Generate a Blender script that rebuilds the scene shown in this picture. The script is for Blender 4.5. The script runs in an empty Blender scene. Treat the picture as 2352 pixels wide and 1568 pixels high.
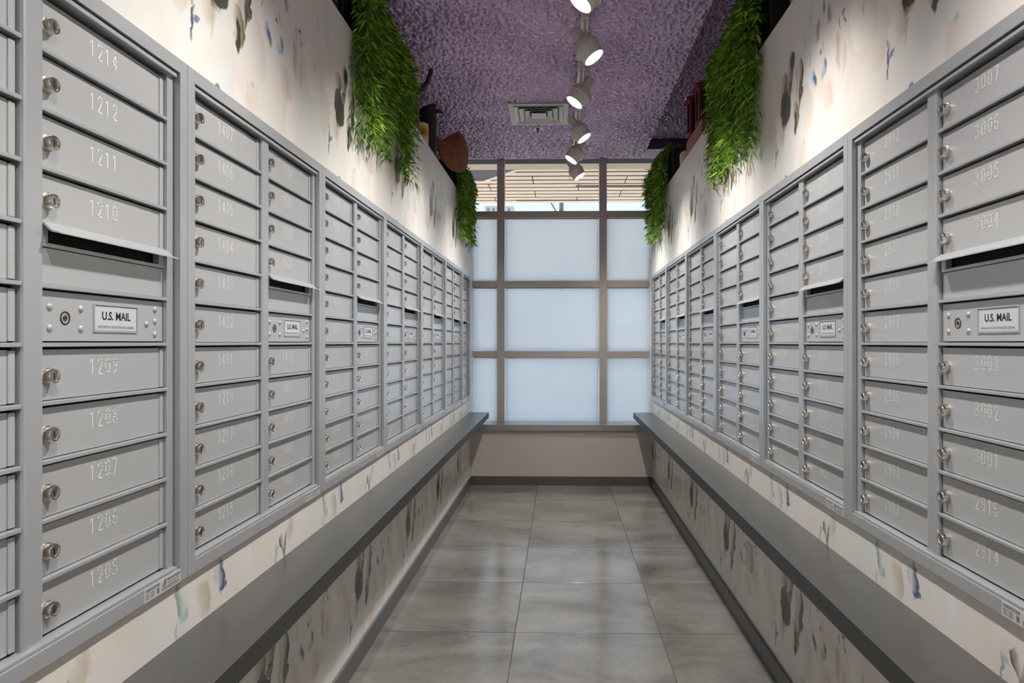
import bpy, bmesh, math, random
import numpy as np
from mathutils import Vector, Matrix

scene = bpy.context.scene
COL = scene.collection
PI = math.pi

# ------------------------------------------------------------------ camera
F_PX, VPX, VPY, YAW, CAM_H = 1580.0, 1286.0, 786.0, 0.022, 1.235
cam_d = bpy.data.cameras.new('camera')
cam_d.sensor_width = 36.0
cam_d.lens = F_PX / 2352 * 36
cam_d.shift_x = -((VPX - F_PX * math.tan(YAW)) - 1176) / 2352
cam_d.shift_y = (VPY - 784) / 2352
cam_d.clip_start = 0.02
cam = bpy.data.objects.new('camera', cam_d)
cam.location = (0, 0, CAM_H)
cam.rotation_euler = (PI / 2, 0, YAW)
COL.objects.link(cam)
scene.camera = cam

# ------------------------------------------------------------------ world, sun, exposure
world = bpy.data.worlds.new('world')
scene.world = world
world.use_nodes = True
bg = world.node_tree.nodes['Background']
bg.inputs['Color'].default_value = (0.60, 0.78, 1.0, 1)
bg.inputs['Strength'].default_value = 1.32
sun_d = bpy.data.lights.new('sun', 'SUN')
sun_d.energy = 8.5
sun_d.angle = 0.01
sun_d.color = (1.0, 0.95, 0.88)
sun = bpy.data.objects.new('sun', sun_d)
sun.rotation_euler = Vector((.75, -.2, -.63)).to_track_quat('-Z', 'Y').to_euler()   # from the street's left
COL.objects.link(sun)
LAMP_W = 84.0
scene.cycles.max_bounces = 7
scene.cycles.diffuse_bounces = 5
scene.cycles.glossy_bounces = 3
scene.cycles.caustics_reflective = False
scene.cycles.caustics_refractive = False
scene.cycles.use_light_tree = False
scene.view_settings.view_transform = 'Standard'
scene.view_settings.look = 'None'
scene.view_settings.exposure = 0.38
scene.view_settings.gamma = 1.0
scene.view_settings.use_curve_mapping = False

# ------------------------------------------------------------------ main dimensions
XL, XR = -0.778, 0.795            # wall planes
Y_NEAR, Y_SILL, Y_WIN = -2.2, 5.945, 6.15
Z_LEDGE = 2.40
Z_C, Z_C2 = 2.816, 3.01            # low ceiling, high ceiling
Z_T0, Z_T1 = 0.750, 1.808         # mailbox trim bottom, top
CAB_L0, CAB_R1 = 0.598, 5.9255    # first unit on the left starts, last on the right ends
UNIT_W = 0.806

# ------------------------------------------------------------------ node helpers
def new_mat(name):
    m = bpy.data.materials.new(name)
    m.use_nodes = True
    return m, m.node_tree.nodes, m.node_tree.links, m.node_tree.nodes['Principled BSDF']

def rgb(r, g, b):
    f = lambda c: c / 12.92 if c <= 0.04045 else ((c + 0.055) / 1.055) ** 2.4
    return (f(r / 255), f(g / 255), f(b / 255), 1.0)

def plain(name, col, rough=0.5, metal=0.0, noise=0.0, nscale=40.0, bump=0.0, bscale=200.0, spec=0.5, stretch=None):
    """principled material with a little procedural variation"""
    m, N, L, P = new_mat(name)
    P.inputs['Roughness'].default_value = rough
    P.inputs['Metallic'].default_value = metal
    P.inputs['Specular IOR Level'].default_value = spec
    tc = N.new('ShaderNodeTexCoord')
    src = tc.outputs['Object']
    if stretch:
        mp = N.new('ShaderNodeMapping'); mp.inputs['Scale'].default_value = stretch
        L.new(src, mp.inputs['Vector']); src = mp.outputs['Vector']
    nz = N.new('ShaderNodeTexNoise')
    nz.inputs['Scale'].default_value = nscale
    nz.inputs['Detail'].default_value = 4
    L.new(src, nz.inputs['Vector'])
    mx = N.new('ShaderNodeMix'); mx.data_type = 'RGBA'
    c = Vector(col[:3])
    mx.inputs[6].default_value = (*(c * (1 - noise)), 1)
    mx.inputs[7].default_value = (*[min(1, v) for v in c * (1 + noise)], 1)
    L.new(nz.outputs['Fac'], mx.inputs[0])
    L.new(mx.outputs[2], P.inputs['Base Color'])
    if bump:
        n2 = N.new('ShaderNodeTexNoise'); n2.inputs['Scale'].default_value = bscale
        L.new(tc.outputs['Object'], n2.inputs['Vector'])
        b = N.new('ShaderNodeBump'); b.inputs['Strength'].default_value = bump
        b.inputs['Distance'].default_value = 0.002
        L.new(n2.outputs['Fac'], b.inputs['Height'])
        L.new(b.outputs['Normal'], P.inputs['Normal'])
    return m

M = {}
M['silver'] = plain('silver_paint', rgb(188, 189, 190), 0.28, 0.30, 0.03, 6, 0.05, 700)
M['silver_trim'] = plain('silver_trim', rgb(182, 184, 186), 0.27, 0.38, 0.03, 5)
M['dark_inside'] = plain('dark_inside', rgb(26, 26, 26), 0.8)
M['black'] = plain('black_void', rgb(8, 8, 8), 0.9)
M['nickel'] = plain('nickel', rgb(205, 195, 182), 0.24, 1.0, 0.05, 60)
M['brass'] = plain('brass', rgb(150, 115, 70), 0.35, 0.9)
M['engraved'] = plain('engraved_number', rgb(236, 236, 234), 0.5, 0.0)
M['plate'] = plain('label_plate', rgb(205, 206, 208), 0.35, 0.1)
M['ink'] = plain('black_ink', rgb(38, 38, 42), 0.5)
M['ink_grey'] = plain('grey_ink', rgb(112, 112, 114), 0.5)
M['sticker'] = plain('sticker', rgb(190, 190, 188), 0.4)
M['ledge'] = plain('dark_laminate', rgb(74, 73, 72), 0.28, 0.0, 0.10, 30, 0.04, 900)
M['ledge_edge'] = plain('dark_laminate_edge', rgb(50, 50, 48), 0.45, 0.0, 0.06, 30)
M['base_tile'] = plain('baseboard_tile', rgb(92, 91, 89), 0.42, 0.0, 0.12, 12)
M['grout'] = plain('grout', rgb(70, 68, 62), 0.9)
M['cream'] = plain('cream_paint', rgb(205, 196, 186), 0.55, 0.0, 0.02, 15, 0.15, 60)
M['bronze'] = plain('bronze_aluminium', rgb(190, 178, 166), 0.26, 0.35, 0.04, 20)
M['sill'] = plain('sill_metal', rgb(165, 158, 150), 0.22, 0.6, 0.03, 20)
M['gasket'] = plain('black_gasket', rgb(20, 20, 20), 0.6)
M['lamp_body'] = plain('lamp_paint', rgb(206, 200, 188), 0.42, 0.0, 0.03, 20)
M['track'] = plain('track_paint', rgb(228, 228, 226), 0.35)
M['vent'] = plain('vent_paint', rgb(205, 203, 198), 0.45)
M['planter'] = plain('black_planter', rgb(18, 18, 18), 0.5, 0, 0.1, 20)
M['stem'] = plain('plant_stem', rgb(96, 98, 40), 0.6)
M['iron'] = plain('dark_iron', rgb(62, 56, 52), 0.42, 0.6, 0.35, 14, 0.3, 80)
M['rust'] = plain('rusty_brown', rgb(112, 60, 16), 0.65, 0.0, 0.65, 16, 0.5, 60, 0.2)
M['yellow'] = plain('yellow_label', rgb(222, 184, 60), 0.5)
M['white_tin'] = plain('white_tin', rgb(205, 200, 190), 0.4)
M['red_wood'] = plain('red_painted_wood', rgb(112, 24, 34), 0.38, 0, 0.25, 25, 0.2, 60)
M['dark_glass'] = plain('dark_glass', rgb(40, 42, 62), 0.08)
M['brick'] = plain('worn_brick', rgb(150, 100, 82), 0.85, 0, 0.35, 22, 0.6, 90)
M['ceramic'] = plain('cream_ceramic', rgb(198, 182, 150), 0.4, 0, 0.08, 20)
M['copper'] = plain('copper', rgb(196, 130, 96), 0.3, 0.8, 0.1, 20)
M['crate'] = plain('brown_wood', rgb(104, 62, 40), 0.6, 0, 0.3, 18)
M['header'] = plain('purple_header', rgb(92, 70, 104), 0.55, 0, 0.08, 20, 0.2, 90)
M['dark_wall'] = plain('dark_wall', rgb(36, 32, 36), 0.8)
M['soffit'] = plain('soffit_board', rgb(214, 196, 180), 0.7, 0, 0.05, 6)
M['fascia'] = plain('fascia_beige', rgb(196, 180, 160), 0.8, 0, 0.12, 10)
M['steel'] = plain('grey_steel', rgb(92, 96, 98), 0.6, 0, 0.08, 6)
M['beam'] = plain('grey_beam', rgb(196, 202, 204), 0.6, 0, 0.06, 6)
M['navy'] = plain('navy_panel', rgb(22, 27, 40), 0.6, 0, 0.1, 4)
M['white_trim'] = plain('white_trim', rgb(232, 226, 218), 0.5)
M['concrete'] = plain('outside_concrete', rgb(200, 192, 182), 0.9, 0, 0.05, 0.5)
M['far_building'] = plain('far_building', rgb(186, 178, 176), 0.9)
M['far_window'] = plain('far_window', rgb(120, 116, 120), 0.5)
M['outlet'] = plain('outlet_plate', rgb(206, 200, 192), 0.4)

def mat_floor():
    m, N, L, P = new_mat('porcelain_tile')
    tc = N.new('ShaderNodeTexCoord')
    oi = N.new('ShaderNodeObjectInfo')
    off = N.new('ShaderNodeVectorMath'); off.operation = 'MULTIPLY_ADD'
    comb = N.new('ShaderNodeCombineXYZ')
    L.new(oi.outputs['Random'], comb.inputs[0]); L.new(oi.outputs['Random'], comb.inputs[1])
    L.new(comb.outputs[0], off.inputs[0]); off.inputs[1].default_value = (31, 17, 0)
    L.new(tc.outputs['Object'], off.inputs[2])
    mp = N.new('ShaderNodeMapping'); mp.inputs['Scale'].default_value = (1.0, 1.7, 1)
    L.new(off.outputs[0], mp.inputs['Vector'])
    n1 = N.new('ShaderNodeTexNoise'); n1.inputs['Scale'].default_value = 2.2; n1.inputs['Detail'].default_value = 8
    n1.inputs['Roughness'].default_value = 0.62; n1.inputs['Distortion'].default_value = 0.4
    L.new(mp.outputs[0], n1.inputs['Vector'])
    n2 = N.new('ShaderNodeTexNoise'); n2.inputs['Scale'].default_value = 60; n2.inputs['Detail'].default_value = 6
    L.new(off.outputs[0], n2.inputs['Vector'])
    r = N.new('ShaderNodeValToRGB')
    e = r.color_ramp.elements
    e[0].position = 0.33; e[0].color = rgb(92, 90, 87)
    e[1].position = 0.70; e[1].color = rgb(132, 127, 120)
    k = e.new(0.5); k.color = rgb(112, 109, 104)
    L.new(n1.outputs['Fac'], r.inputs[0])
    mx = N.new('ShaderNodeMix'); mx.data_type = 'RGBA'; mx.blend_type = 'OVERLAY'; mx.inputs[0].default_value = 0.25
    L.new(r.outputs[0], mx.inputs[6]); L.new(n2.outputs['Color'], mx.inputs[7])
    L.new(mx.outputs[2], P.inputs['Base Color'])
    P.inputs['Specular IOR Level'].default_value = 1.0
    mr = N.new('ShaderNodeMapRange')
    mr.inputs['To Min'].default_value = 0.08; mr.inputs['To Max'].default_value = 0.20
    L.new(n1.outputs['Fac'], mr.inputs['Value']); L.new(mr.outputs[0], P.inputs['Roughness'])
    return m
M['floor'] = mat_floor()

def mat_ceiling():
    m, N, L, P = new_mat('purple_popcorn_ceiling')
    tc = N.new('ShaderNodeTexCoord')
    v = N.new('ShaderNodeTexNoise'); v.inputs['Scale'].default_value = 120; v.inputs['Detail'].default_value = 3
    L.new(tc.outputs['Object'], v.inputs['Vector'])
    big = N.new('ShaderNodeTexNoise'); big.inputs['Scale'].default_value = 2.5
    L.new(tc.outputs['Object'], big.inputs['Vector'])
    r = N.new('ShaderNodeValToRGB'); e = r.color_ramp.elements
    e[0].position = 0.3; e[0].color = rgb(198, 164, 208)
    e[1].position = 0.7; e[1].color = rgb(224, 194, 230)
    L.new(big.outputs['Fac'], r.inputs[0])
    L.new(r.outputs[0], P.inputs['Base Color'])
    P.inputs['Roughness'].default_value = 0.27
    P.inputs['Specular IOR Level'].default_value = 1.0
    b = N.new('ShaderNodeBump'); b.inputs['Strength'].default_value = 0.5; b.inputs['Distance'].default_value = 0.004
    L.new(v.outputs['Fac'], b.inputs['Height']); L.new(b.outputs['Normal'], P.inputs['Normal'])
    return m
M['ceiling'] = mat_ceiling()

# wallpaper: strokes placed in one repeat, (u, v) in metres from the big dark leaf of the pattern
STROKES = [
    # u, v, half width, half length, rotation (deg), colour, alpha, soft edge, fade side
    # pale washes and petals with a crisp side
    (-.28, 0.10, .07, .22, 8, (222, 206, 194), .6, .7, 1), (0.33, -.125, .045, .060, 10, (196, 172, 152), .75, .6, 1),
    (-.20, .22, .05, .16, 10, (204, 210, 206), .7, .6, 1), (-.02, -.24, .06, .10, 4, (204, 210, 210), .7, .4, 1),
    (-.33, .33, .06, .12, -12, (212, 216, 210), .8, .5, 1), (.20, .35, .05, .10, 12, (224, 210, 198), .7, .5, 1),
    (-.33, .00, .050, .090, 14, (238, 230, 220), .75, .14, -1), (-.21, -.10, .045, .080, -10, (200, 184, 168), .5, .12, 1),
    (.15, -.10, .050, .085, 12, (204, 190, 176), .5, .12, 1), (.38, -.21, .045, .070, -14, (238, 228, 216), .75, .12, -1),
    (.17, .14, .040, .090, -8, (200, 206, 204), .6, .12, 1), (.12, -.25, .045, .050, 4, (204, 188, 172), .5, .14, -1),
    # beige leaf shapes
    (.402, -.02, .020, .072, 8, (172, 148, 120), .75, .5, -1), (.440, -.06, .016, .055, -10, (196, 176, 156), .7, .5, 1),
    (-.100, -.108, .036, .060, -6, (180, 160, 132), .72, .5, 1), (-.075, -.14, .012, .05, -12, (158, 140, 108), .6, .6, -1),
    (-.24, -.03, .03, .08, 6, (206, 186, 168), .6, .6, 1), (.36, .37, .025, .04, -10, (186, 170, 140), .7, .5, 1),
    (-.12, .345, .034, .044, 14, (176, 168, 138), .8, .4, 1), (.13, .10, .02, .10, 3, (214, 200, 186), .7, .5, 1),
    # the dark leaf
    (-.058, -.022, .056, .066, -10, (66, 62, 52), .97, .10, 0), (-.062, -.050, .034, .062, -14, (40, 39, 34), .92, .28, -1),
    (-.070, .056, .036, .036, 10, (116, 108, 88), .9, .16, 1), (-.022, .030, .014, .024, 20, (226, 216, 200), .95, .15, 0),
    (-.004, .086, .038, .056, -12, (88, 80, 56), .95, .16, 1), (.012, .108, .020, .032, -8, (38, 36, 30), .9, .22, 0),
    (-.012, .028, .020, .018, 30, (54, 48, 36), .75, .2, 0),
    (.026, -.01, .030, .110, -3, (228, 220, 204), .92, .45, 1), (.054, .0, .024, .105, -2, (142, 130, 88), .7, .8, 1),
    (.094, .012, .024, .072, 0, (50, 45, 32), .97, .12, 1), (.084, -.035, .016, .054, -8, (66, 58, 36), .9, .25, 1),
    (.046, -.092, .032, .054, 4, (104, 94, 52), .95, .2, 1), (.042, -.118, .012, .050, 4, (58, 50, 28), .95, .3, 0),
    # blue butterfly and birds
    (.212, -.022, .020, .036, 14, (96, 142, 168), .9, .5, 1), (.222, -.034, .010, .020, 10, (52, 96, 130), .9, .4, 0),
    (.230, -.045, .007, .012, 0, (196, 178, 70), .8, .5, 0), (.292, -.034, .022, .034, -24, (104, 152, 170), .9, .45, 1),
    (.300, -.020, .010, .020, -24, (64, 116, 140), .8, .4, 0),
    (.266, .024, .011, .008, 0, (110, 130, 60), .9, .4, 0), (.290, .040, .006, .022, 10, (120, 166, 186), .8, .5, 0),
    (.245, .108, .016, .046, -8, (70, 110, 130), .9, .4, 1), (.236, .10, .007, .036, -8, (200, 140, 96), .8, .5, -1),
    (.340, .120, .018, .038, 10, (66, 104, 130), .9, .35, -1), (.334, .092, .010, .018, 0, (206, 156, 120), .8, .5, 0),
    (.296, .155, .014, .020, -20, (84, 134, 160), .85, .45, 0), (.300, .205, .020, .016, 30, (110, 160, 178), .8, .5, 0),
    (.180, .175, .012, .026, 24, (126, 170, 186), .75, .5, 1),
    # twigs
    (.412, .055, .0035, .030, 12, (84, 86, 74), .85, .5, 0), (.446, .052, .0035, .030, 28, (60, 58, 50), .9, .5, 0),
    (.436, .078, .012, .006, 20, (70, 72, 52), .9, .5, 0), (.180, .046, .0035, .022, -18, (90, 94, 74), .7, .5, 0),
    (-.160, -.176, .0065, .050, -6, (60, 78, 112), .95, .5, 0), (-.146, -.168, .013, .007, 30, (84, 96, 128), .85, .6, 0),
    (-.165, -.128, .006, .018, 12, (132, 140, 84), .8, .6, 0), (-.168, -.212, .006, .018, -8, (110, 120, 80), .7, .6, 0),
    (-.27, .17, .004, .028, 10, (86, 96, 92), .7, .5, 0), (-.30, .02, .006, .02, -20, (150, 178, 186), .8, .5, 0),
    (.12, -.205, .010, .010, 30, (150, 182, 194), .6, .6, 0), (-.058, -.275, .018, .012, -20, (80, 116, 140), .9, .35, 0),
    # band over the ledge
    (-.043, .366, .014, .048, 3, (42, 62, 112), .95, .35, 1), (-.032, .340, .016, .010, 40, (60, 82, 130), .85, .4, 0),
    (-.062, .375, .016, .030, 0, (150, 176, 200), .6, .6, -1),
    (-.214, .368, .018, .040, 6, (104, 148, 128), .9, .4, -1), (-.200, .372, .020, .034, 6, (206, 218, 208), .8, .6, 1),
    (-.196, .335, .020, .022, -25, (120, 170, 168), .8, .5, 1), (-.224, .310, .0045, .03, -8, (140, 180, 174), .8, .5, 0),
    (.305, .340, .014, .026, 14, (52, 54, 40), .95, .3, -1), (.330, .338, .011, .030, -14, (62, 64, 46), .9, .35, 1),
    (.318, .306, .010, .018, 0, (84, 90, 70), .75, .5, 0), (.262, .320, .005, .036, -16, (110, 136, 150), .75, .6, 0),
    (.276, .336, .009, .012, 20, (150, 170, 184), .7, .6, 0), (.10, .36, .02, .03, 10, (220, 226, 226), .7, .5, 0),
]

def mat_wallpaper(vlo, vhi):
    m, N, L, P = new_mat('painterly_wallpaper')
    P.inputs['Roughness'].default_value = 0.33
    uv = N.new('ShaderNodeUVMap'); uv.uv_map = 'pattern'
    sep = N.new('ShaderNodeSeparateXYZ'); L.new(uv.outputs[0], sep.inputs[0])
    wr = N.new('ShaderNodeMath'); wr.operation = 'WRAP'
    wr.inputs[1].default_value = 0.470; wr.inputs[2].default_value = -0.395
    L.new(sep.outputs[0], wr.inputs[0])
    cmb = N.new('ShaderNodeCombineXYZ')
    L.new(wr.outputs[0], cmb.inputs[0]); L.new(sep.outputs[1], cmb.inputs[1])
    base_uv = cmb.outputs[0]

    def noise(scale, detail, vec, stretch=(1, 1, 1), dist=0.0):
        mp = N.new('ShaderNodeMapping'); mp.inputs['Scale'].default_value = stretch
        L.new(vec, mp.inputs['Vector'])
        n = N.new('ShaderNodeTexNoise'); n.inputs['Scale'].default_value = scale
        n.inputs['Detail'].default_value = detail; n.inputs['Distortion'].default_value = dist
        L.new(mp.outputs[0], n.inputs['Vector'])
        return n

    def add_noise(vec, scale, amp, detail=2):
        n = noise(scale, detail, base_uv)
        s = N.new('ShaderNodeVectorMath'); s.operation = 'SUBTRACT'; s.inputs[1].default_value = (.5, .5, .5)
        L.new(n.outputs['Color'], s.inputs[0])
        a = N.new('ShaderNodeVectorMath'); a.operation = 'MULTIPLY_ADD'
        a.inputs[1].default_value = (amp, amp, 0)
        L.new(s.outputs[0], a.inputs[0]); L.new(vec, a.inputs[2])
        return a.outputs[0]
    vec = add_noise(base_uv, 16, 0.045)
    vec = add_noise(vec, 60, 0.014)

    # ground: cream with soft vertical washes
    col = None
    ground = noise(3.2, 5, sep.inputs[0].links[0].from_socket, (1.6, 0.9, 1), 1.2)
    r = N.new('ShaderNodeValToRGB'); e = r.color_ramp.elements
    e[0].position = 0.28; e[0].color = rgb(214, 217, 213)
    e[1].position = 0.74; e[1].color = rgb(217, 205, 195)
    e.new(0.45).color = rgb(222, 218, 211); e.new(0.60).color = rgb(222, 214, 205)
    L.new(ground.outputs['Fac'], r.inputs[0])
    col = r.outputs[0]
    for (u, v, w, l, rot, c, alpha, soft, side) in STROKES:
        if v + l < vlo or v - l > vhi: continue
        mp = N.new('ShaderNodeMapping'); mp.vector_type = 'TEXTURE'
        mp.inputs['Location'].default_value = (u, v, 0)
        mp.inputs['Rotation'].default_value = (0, 0, math.radians(rot))
        mp.inputs['Scale'].default_value = (w * 1.06, l * 1.06, 1)
        L.new(vec, mp.inputs['Vector'])
        ln = N.new('ShaderNodeVectorMath'); ln.operation = 'LENGTH'
        L.new(mp.outputs[0], ln.inputs[0])
        mr = N.new('ShaderNodeMapRange'); mr.interpolation_type = 'SMOOTHSTEP'
        mr.inputs['From Min'].default_value = 1.0; mr.inputs['From Max'].default_value = 1.0 - soft
        mr.inputs['To Min'].default_value = 0.0; mr.inputs['To Max'].default_value = alpha
        L.new(ln.outputs['Value'], mr.inputs['Value'])
        fac = mr.outputs[0]
        if side:
            sx = N.new('ShaderNodeSeparateXYZ'); L.new(mp.outputs[0], sx.inputs[0])
            m2 = N.new('ShaderNodeMapRange')
            m2.inputs['From Min'].default_value = -0.9 * side; m2.inputs['From Max'].default_value = 0.6 * side
            m2.inputs['To Min'].default_value = 0.12; m2.inputs['To Max'].default_value = 1.0
            L.new(sx.outputs[0], m2.inputs['Value'])
            mu = N.new('ShaderNodeMath'); mu.operation = 'MULTIPLY'
            L.new(fac, mu.inputs[0]); L.new(m2.outputs[0], mu.inputs[1])
            fac = mu.outputs[0]
        mx = N.new('ShaderNodeMix'); mx.data_type = 'RGBA'
        mx.inputs[7].default_value = rgb(*c)
        L.new(fac, mx.inputs[0]); L.new(col, mx.inputs[6])
        col = mx.outputs[2]
    L.new(col, P.inputs['Base Color'])
    return m
M['wallpaper'] = mat_wallpaper(-.32, .30)
M['wallpaper_band'] = mat_wallpaper(.27, .45)

def mat_leaf():
    m, N, L, P = new_mat('bamboo_leaf')
    g = N.new('ShaderNodeNewGeometry')
    r = N.new('ShaderNodeValToRGB'); e = r.color_ramp.elements
    e[0].position = 0.0; e[0].color = rgb(52, 92, 18)
    e[1].position = 1.0; e[1].color = rgb(190, 214, 82)
    e.new(0.6).color = rgb(104, 154, 36)
    L.new(g.outputs['Random Per Island'], r.inputs[0])
    L.new(r.outputs[0], P.inputs['Base Color'])
    P.inputs['Roughness'].default_value = 0.45
    tr = N.new('ShaderNodeBsdfTranslucent'); L.new(r.outputs[0], tr.inputs['Color'])
    mx = N.new('ShaderNodeMixShader'); mx.inputs[0].default_value = 0.3
    L.new(P.outputs[0], mx.inputs[1]); L.new(tr.outputs[0], mx.inputs[2])
    L.new(mx.outputs[0], N['Material Output'].inputs['Surface'])
    return m
M['leaf'] = mat_leaf()

def mat_frosted():
    m, N, L, P = new_mat('frosted_glass')
    tr = N.new('ShaderNodeBsdfTranslucent'); tr.inputs['Color'].default_value = (0.86, 0.92, 0.97, 1)
    tc = N.new('ShaderNodeTexCoord')
    nz = N.new('ShaderNodeTexNoise'); nz.inputs['Scale'].default_value = 1.3
    L.new(tc.outputs['Object'], nz.inputs['Vector'])
    mr = N.new('ShaderNodeMapRange'); mr.inputs['To Min'].default_value = 0.30; mr.inputs['To Max'].default_value = 0.36
    L.new(nz.outputs['Fac'], mr.inputs['Value']); L.new(mr.outputs[0], P.inputs['Roughness'])
    P.inputs['Base Color'].default_value = (0.75, 0.8, 0.84, 1)
    mx = N.new('ShaderNodeMixShader'); mx.inputs[0].default_value = 0.82
    L.new(P.outputs[0], mx.inputs[1]); L.new(tr.outputs[0], mx.inputs[2])
    L.new(mx.outputs[0], N['Material Output'].inputs['Surface'])
    return m
M['frosted'] = mat_frosted()

def mat_clear():
    m, N, L, P = new_mat('clear_glass')
    N.remove(P)
    t = N.new('ShaderNodeBsdfTransparent'); t.inputs['Color'].default_value = (0.95, 0.97, 0.97, 1)
    g = N.new('ShaderNodeBsdfGlossy'); g.inputs['Roughness'].default_value = 0.02
    f = N.new('ShaderNodeFresnel'); f.inputs['IOR'].default_value = 1.45
    mx = N.new('ShaderNodeMixShader')
    L.new(f.outputs[0], mx.inputs[0]); L.new(t.outputs[0], mx.inputs[1]); L.new(g.outputs[0], mx.inputs[2])
    L.new(mx.outputs[0], N['Material Output'].inputs['Surface'])
    return m
M['clear'] = mat_clear()

def mat_lens():
    m, N, L, P = new_mat('lamp_lens')
    P.inputs['Base Color'].default_value = (1, 1, 1, 1)
    P.inputs['Emission Color'].default_value = (1.0, 0.95, 0.86, 1)
    P.inputs['Emission Strength'].default_value = 9.0
    m.cycles.emission_sampling = 'NONE'
    return m
M['lens'] = mat_lens()

# ------------------------------------------------------------------ mesh helpers
class MB:
    def __init__(self):
        self.v, self.f, self.m = [], [], []
    def add(self, verts, faces, mi=0):
        o = len(self.v)
        self.v += [tuple(p) for p in verts]
        self.f += [tuple(i + o for i in fc) for fc in faces]
        self.m += [mi] * len(faces)
        return self
    def box(self, x0, x1, y0, y1, z0, z1, mi=0):
        v = [(x, y, z) for z in (z0, z1) for y in (y0, y1) for x in (x0, x1)]
        return self.add(v, [(0, 2, 3, 1), (4, 5, 7, 6), (0, 1, 5, 4), (2, 6, 7, 3), (0, 4, 6, 2), (1, 3, 7, 5)], mi)
    def hexa(self, v, mi=0):      # 8 points in box order
        return self.add(v, [(0, 2, 3, 1), (4, 5, 7, 6), (0, 1, 5, 4), (2, 6, 7, 3), (0, 4, 6, 2), (1, 3, 7, 5)], mi)
    def lathe(self, prof, n=16, axis='z', origin=(0, 0, 0), mi=0, closed=True, mat=None):
        """prof: list of (radius, height)"""
        rings, k = [], len(prof)
        V = []
        for r, h in prof:
            for i in range(n):
                a = 2 * PI * i / n
                p = (r * math.cos(a), r * math.sin(a), h)
                if axis == 'y':           # height runs along -y (towards the viewer of a unit)
                    p = (p[0], -p[2], p[1])
                elif axis == 'x':
                    p = (p[2], p[0], p[1])
                p = Vector(p)
                if mat: p = mat @ p
                V.append((p[0] + origin[0], p[1] + origin[1], p[2] + origin[2]))
        Fc = []
        for j in range(k - 1):
            for i in range(n):
                a, b = j * n + i, j * n + (i + 1) % n
                Fc.append((a, b, b + n, a + n))
        if closed:
            Fc.append(tuple(reversed(range(n))))
            Fc.append(tuple(range((k - 1) * n, k * n)))
        return self.add(V, Fc, mi)
    def tube(self, pts, rad, n=8, mi=0):
        pts = [Vector(p) for p in pts]
        rads = rad if isinstance(rad, (list, tuple)) else [rad] * len(pts)
        V = []
        up = Vector((0.13, 0.31, 0.94))
        for j, p in enumerate(pts):
            t = (pts[min(j + 1, len(pts) - 1)] - pts[max(j - 1, 0)]).normalized()
            a = t.cross(up).normalized(); b = t.cross(a).normalized()
            for i in range(n):
                w = 2 * PI * i / n
                V.append(p + (a * math.cos(w) + b * math.sin(w)) * rads[j])
        Fc = [(j * n + i, j * n + (i + 1) % n, (j + 1) * n + (i + 1) % n, (j + 1) * n + i)
              for j in range(len(pts) - 1) for i in range(n)]
        Fc += [tuple(range(n)), tuple(range((len(pts) - 1) * n, len(pts) * n))]
        return self.add(V, Fc, mi)
    def prism(self, poly, d0, d1, axis='x', mi=0):
        """poly in the plane normal to axis, extruded from d0 to d1"""
        n = len(poly)
        def P(a, b, d):
            return {'x': (d, a, b), 'y': (a, d, b), 'z': (a, b, d)}[axis]
        V = [P(a, b, d0) for a, b in poly] + [P(a, b, d1) for a, b in poly]
        Fc = [(i, (i + 1) % n, n + (i + 1) % n, n + i) for i in range(n)]
        Fc += [tuple(reversed(range(n))), tuple(range(n, 2 * n))]
        return self.add(V, Fc, mi)
    def mesh(self, name, mats, bevel=0.0, smooth=None):
        me = bpy.data.meshes.new(name)
        me.from_pydata(self.v, [], self.f)
        for mt in (mats if isinstance(mats, (list, tuple)) else [mats]):
            me.materials.append(mt)
        me.polygons.foreach_set('material_index', self.m)
        bm = bmesh.new(); bm.from_mesh(me)
        bmesh.ops.recalc_face_normals(bm, faces=bm.faces)
        if bevel:
            ed = [e for e in bm.edges if len(e.link_faces) == 2 and e.calc_face_angle(0) > 0.5]
            bmesh.ops.bevel(bm, geom=ed, offset=bevel, segments=2, profile=0.6, affect='EDGES', clamp_overlap=True)
        bm.to_mesh(me); bm.free()
        if smooth is not None:
            me.shade_smooth()
            try:
                me.set_sharp_from_angle(angle=math.radians(smooth))
            except Exception:
                pass
        me.update()
        return me

def link(name, data, parent=None, loc=(0, 0, 0), rot=(0, 0, 0)):
    o = bpy.data.objects.new(name, data)
    o.location = loc; o.rotation_euler = rot
    if parent is not None:
        o.parent = parent
    COL.objects.link(o)
    return o
def tag(o, label, cat, group=None):
    o['label'] = label; o['category'] = cat
    if group: o['group'] = group
    return o
def thing(name, label, cat, loc=(0, 0, 0), rotz=0.0, group=None):
    o = link(name, None, None, loc, (0, 0, rotz))
    o.empty_display_size = 0.05
    return tag(o, label, cat, group)
def struct(o, label=None):
    o['kind'] = 'structure'
    if label: o['label'] = label
    return o
def box_obj(name, x0, x1, y0, y1, z0, z1, mat, parent=None, bevel=0.0):
    return link(name, MB().box(x0, x1, y0, y1, z0, z1).mesh(name, mat, bevel), parent)

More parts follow.
